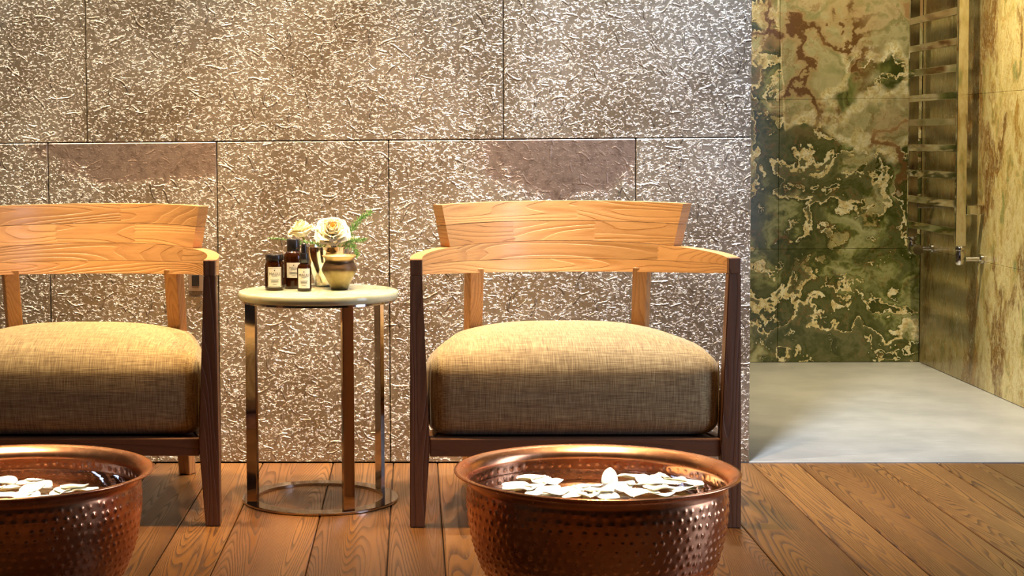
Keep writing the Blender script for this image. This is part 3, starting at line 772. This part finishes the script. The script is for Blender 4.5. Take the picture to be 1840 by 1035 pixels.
PR = [(-0.149, 0.064), (-0.117, 0.129), (-0.134, 0.032), (-0.099, 0.107), (-0.11, 0.069), (-0.079, 0.085), (-0.092, 0.011), (-0.157, 0.021), (-0.121, -0.01), (-0.078, -0.014), (-0.054, 0.011), (-0.025, 0.032), (-0.006, 0.064), (0.005, 0.006), (0.038, 0.107), (0.032, 0.032), (0.055, 0.022), (0.082, 0.146), (0.089, 0.075), (0.112, 0.118), (0.13, 0.107), (0.147, 0.152), (0.151, 0.086), (0.171, 0.108), (0.191, 0.091), (0.122, 0.033), (0.095, -0.004), (0.149, 0.033), (0.169, 0.022), (0.073, -0.009), (0.017, -0.024), (-0.015, -0.03), (-0.047, -0.03), (0.125, -0.019), (0.055, 0.064), (0.114, 0.07)]
PL = [(-0.039, 0.093), (0.001, 0.077), (0.013, 0.115), (0.037, 0.066), (-0.012, 0.028), (0.019, -0.019), (0.037, 0.007), (-0.005, -0.039), (0.045, -0.049), (0.078, -0.049), (0.093, -0.013), (0.102, 0.008), (0.116, 0.029), (0.139, 0.008), (0.024, -0.075), (-0.048, 0.028), (-0.071, 0.082)]
for pl, c, lab, grp in ((PR, BR, 'cream rose petal floating in the copper bath beside the side table', 'petals in the bath beside the side table'), (PL, BL, 'cream rose petal floating in the copper bath by the wall socket chair', 'petals in the bath before the socket chair')):
    rn = random.Random(21)
    for k, (x, y) in enumerate(pl):
        o = link('flower_petal', PM[(k*5+len(pl)) % 12], None); tag(o, lab, 'petal', grp)
        # later petals lie on earlier ones where they overlap
        lift = sum(1 for a in pl[:k] if math.dist(a, (x, y)) < .032)
        o.location = (c[0]+x, c[1]+y, c[2]+WZ+.0004+.0022*min(lift, 3))
        up_ = k == 14 and pl is PR
        o.rotation_euler = (R(62) if up_ else rn.uniform(-.10, .22), rn.uniform(-.12, .12), 0 if up_ else rn.uniform(0, 6.28))
        if up_: o.location.z += .008; o.scale = (.75, .75, .75); o['label'] = 'cream rose petal standing upright in the copper bath beside the side table'

# ------------------------------------------------------------------ towel radiator
rd = empty('towel_radiator', (2.0, 1.377, .535), 'chrome ladder towel radiator on the golden onyx side wall', 'radiator')
def rpart(name, x0, x1, y0, y1, z0, z1, bev=.0015, parent=None):
    o = link(name, boxm(name, x0-2.0, x1-2.0, y0-1.377, y1-1.377, z0-.535, z1-.535, bev, 2), M['chrome'], rd); return o
rpart('post', 2.0, 2.038, 1.368, 1.386, .537, 1.76); rpart('post', 2.0, 2.038, 1.968, 1.986, .537, 1.76)
for z in (.5897, .6941, .7984, .9002, .9995, 1.0964, 1.1977, 1.2943, 1.4064, 1.508, 1.61, 1.712):
    rpart('bar', 2.0, 2.012, 1.386, 1.968, z-.014, z+.014)
for y in (1.377, 1.977):
    for z in (.672, 1.62): rpart('bracket', 2.038, XR-.0008, y-.012, y+.012, z-.017, z+.017)
def rl(name, prof, x, y, z, axis='z', parent=None):
    o = link(name, smooth(lathe(name, prof, 24), 50), M['chrome'], rd); o.location = (x-2.0, y-1.377, z-.535)
    if axis == 'x': o.rotation_euler.y = pi/2
    if axis == 'y': o.rotation_euler.x = -pi/2
    return o
for y in (1.377, 1.977):
    rl('valve', [(0, -.062), (.012, -.060), (.017, -.052), (.017, -.018), (.013, -.014), (.013, -.008), (.018, -.004), (.018, .004), (.012, .010), (0, .011)], 2.019, y, .528)
    rl('pipe', [(0, 0), (.009, 0), (.009, .05), (.019, .052), (.019, .0615), (0, .0615)], 2.040, y, .489, 'x')
rl('thermostat', [(0, -.01), (.02, -.01), (.022, -.004), (.022, .035), (.018, .042), (0, .044)], 2.019, 1.90, .489, 'y')
rl('valve_arm', [(0, 0), (.008, 0), (.008, .03), (0, .03)], 2.019, 1.935, .489, 'y')

# ------------------------------------------------------------------ wall socket
so = empty('wall_socket', (-.643, -.0292, .5365), 'small black socket in a brown plate on the stone wall', 'socket')
link('plate', boxm('plate', -.022, .022, -.005, .0, -.0275, .0275, .0015, 2), M['plate'], so)
link('insert', boxm('insert', -.011, .011, -.0075, -.0051, -.011, .021, .001, 2), M['black'], so)
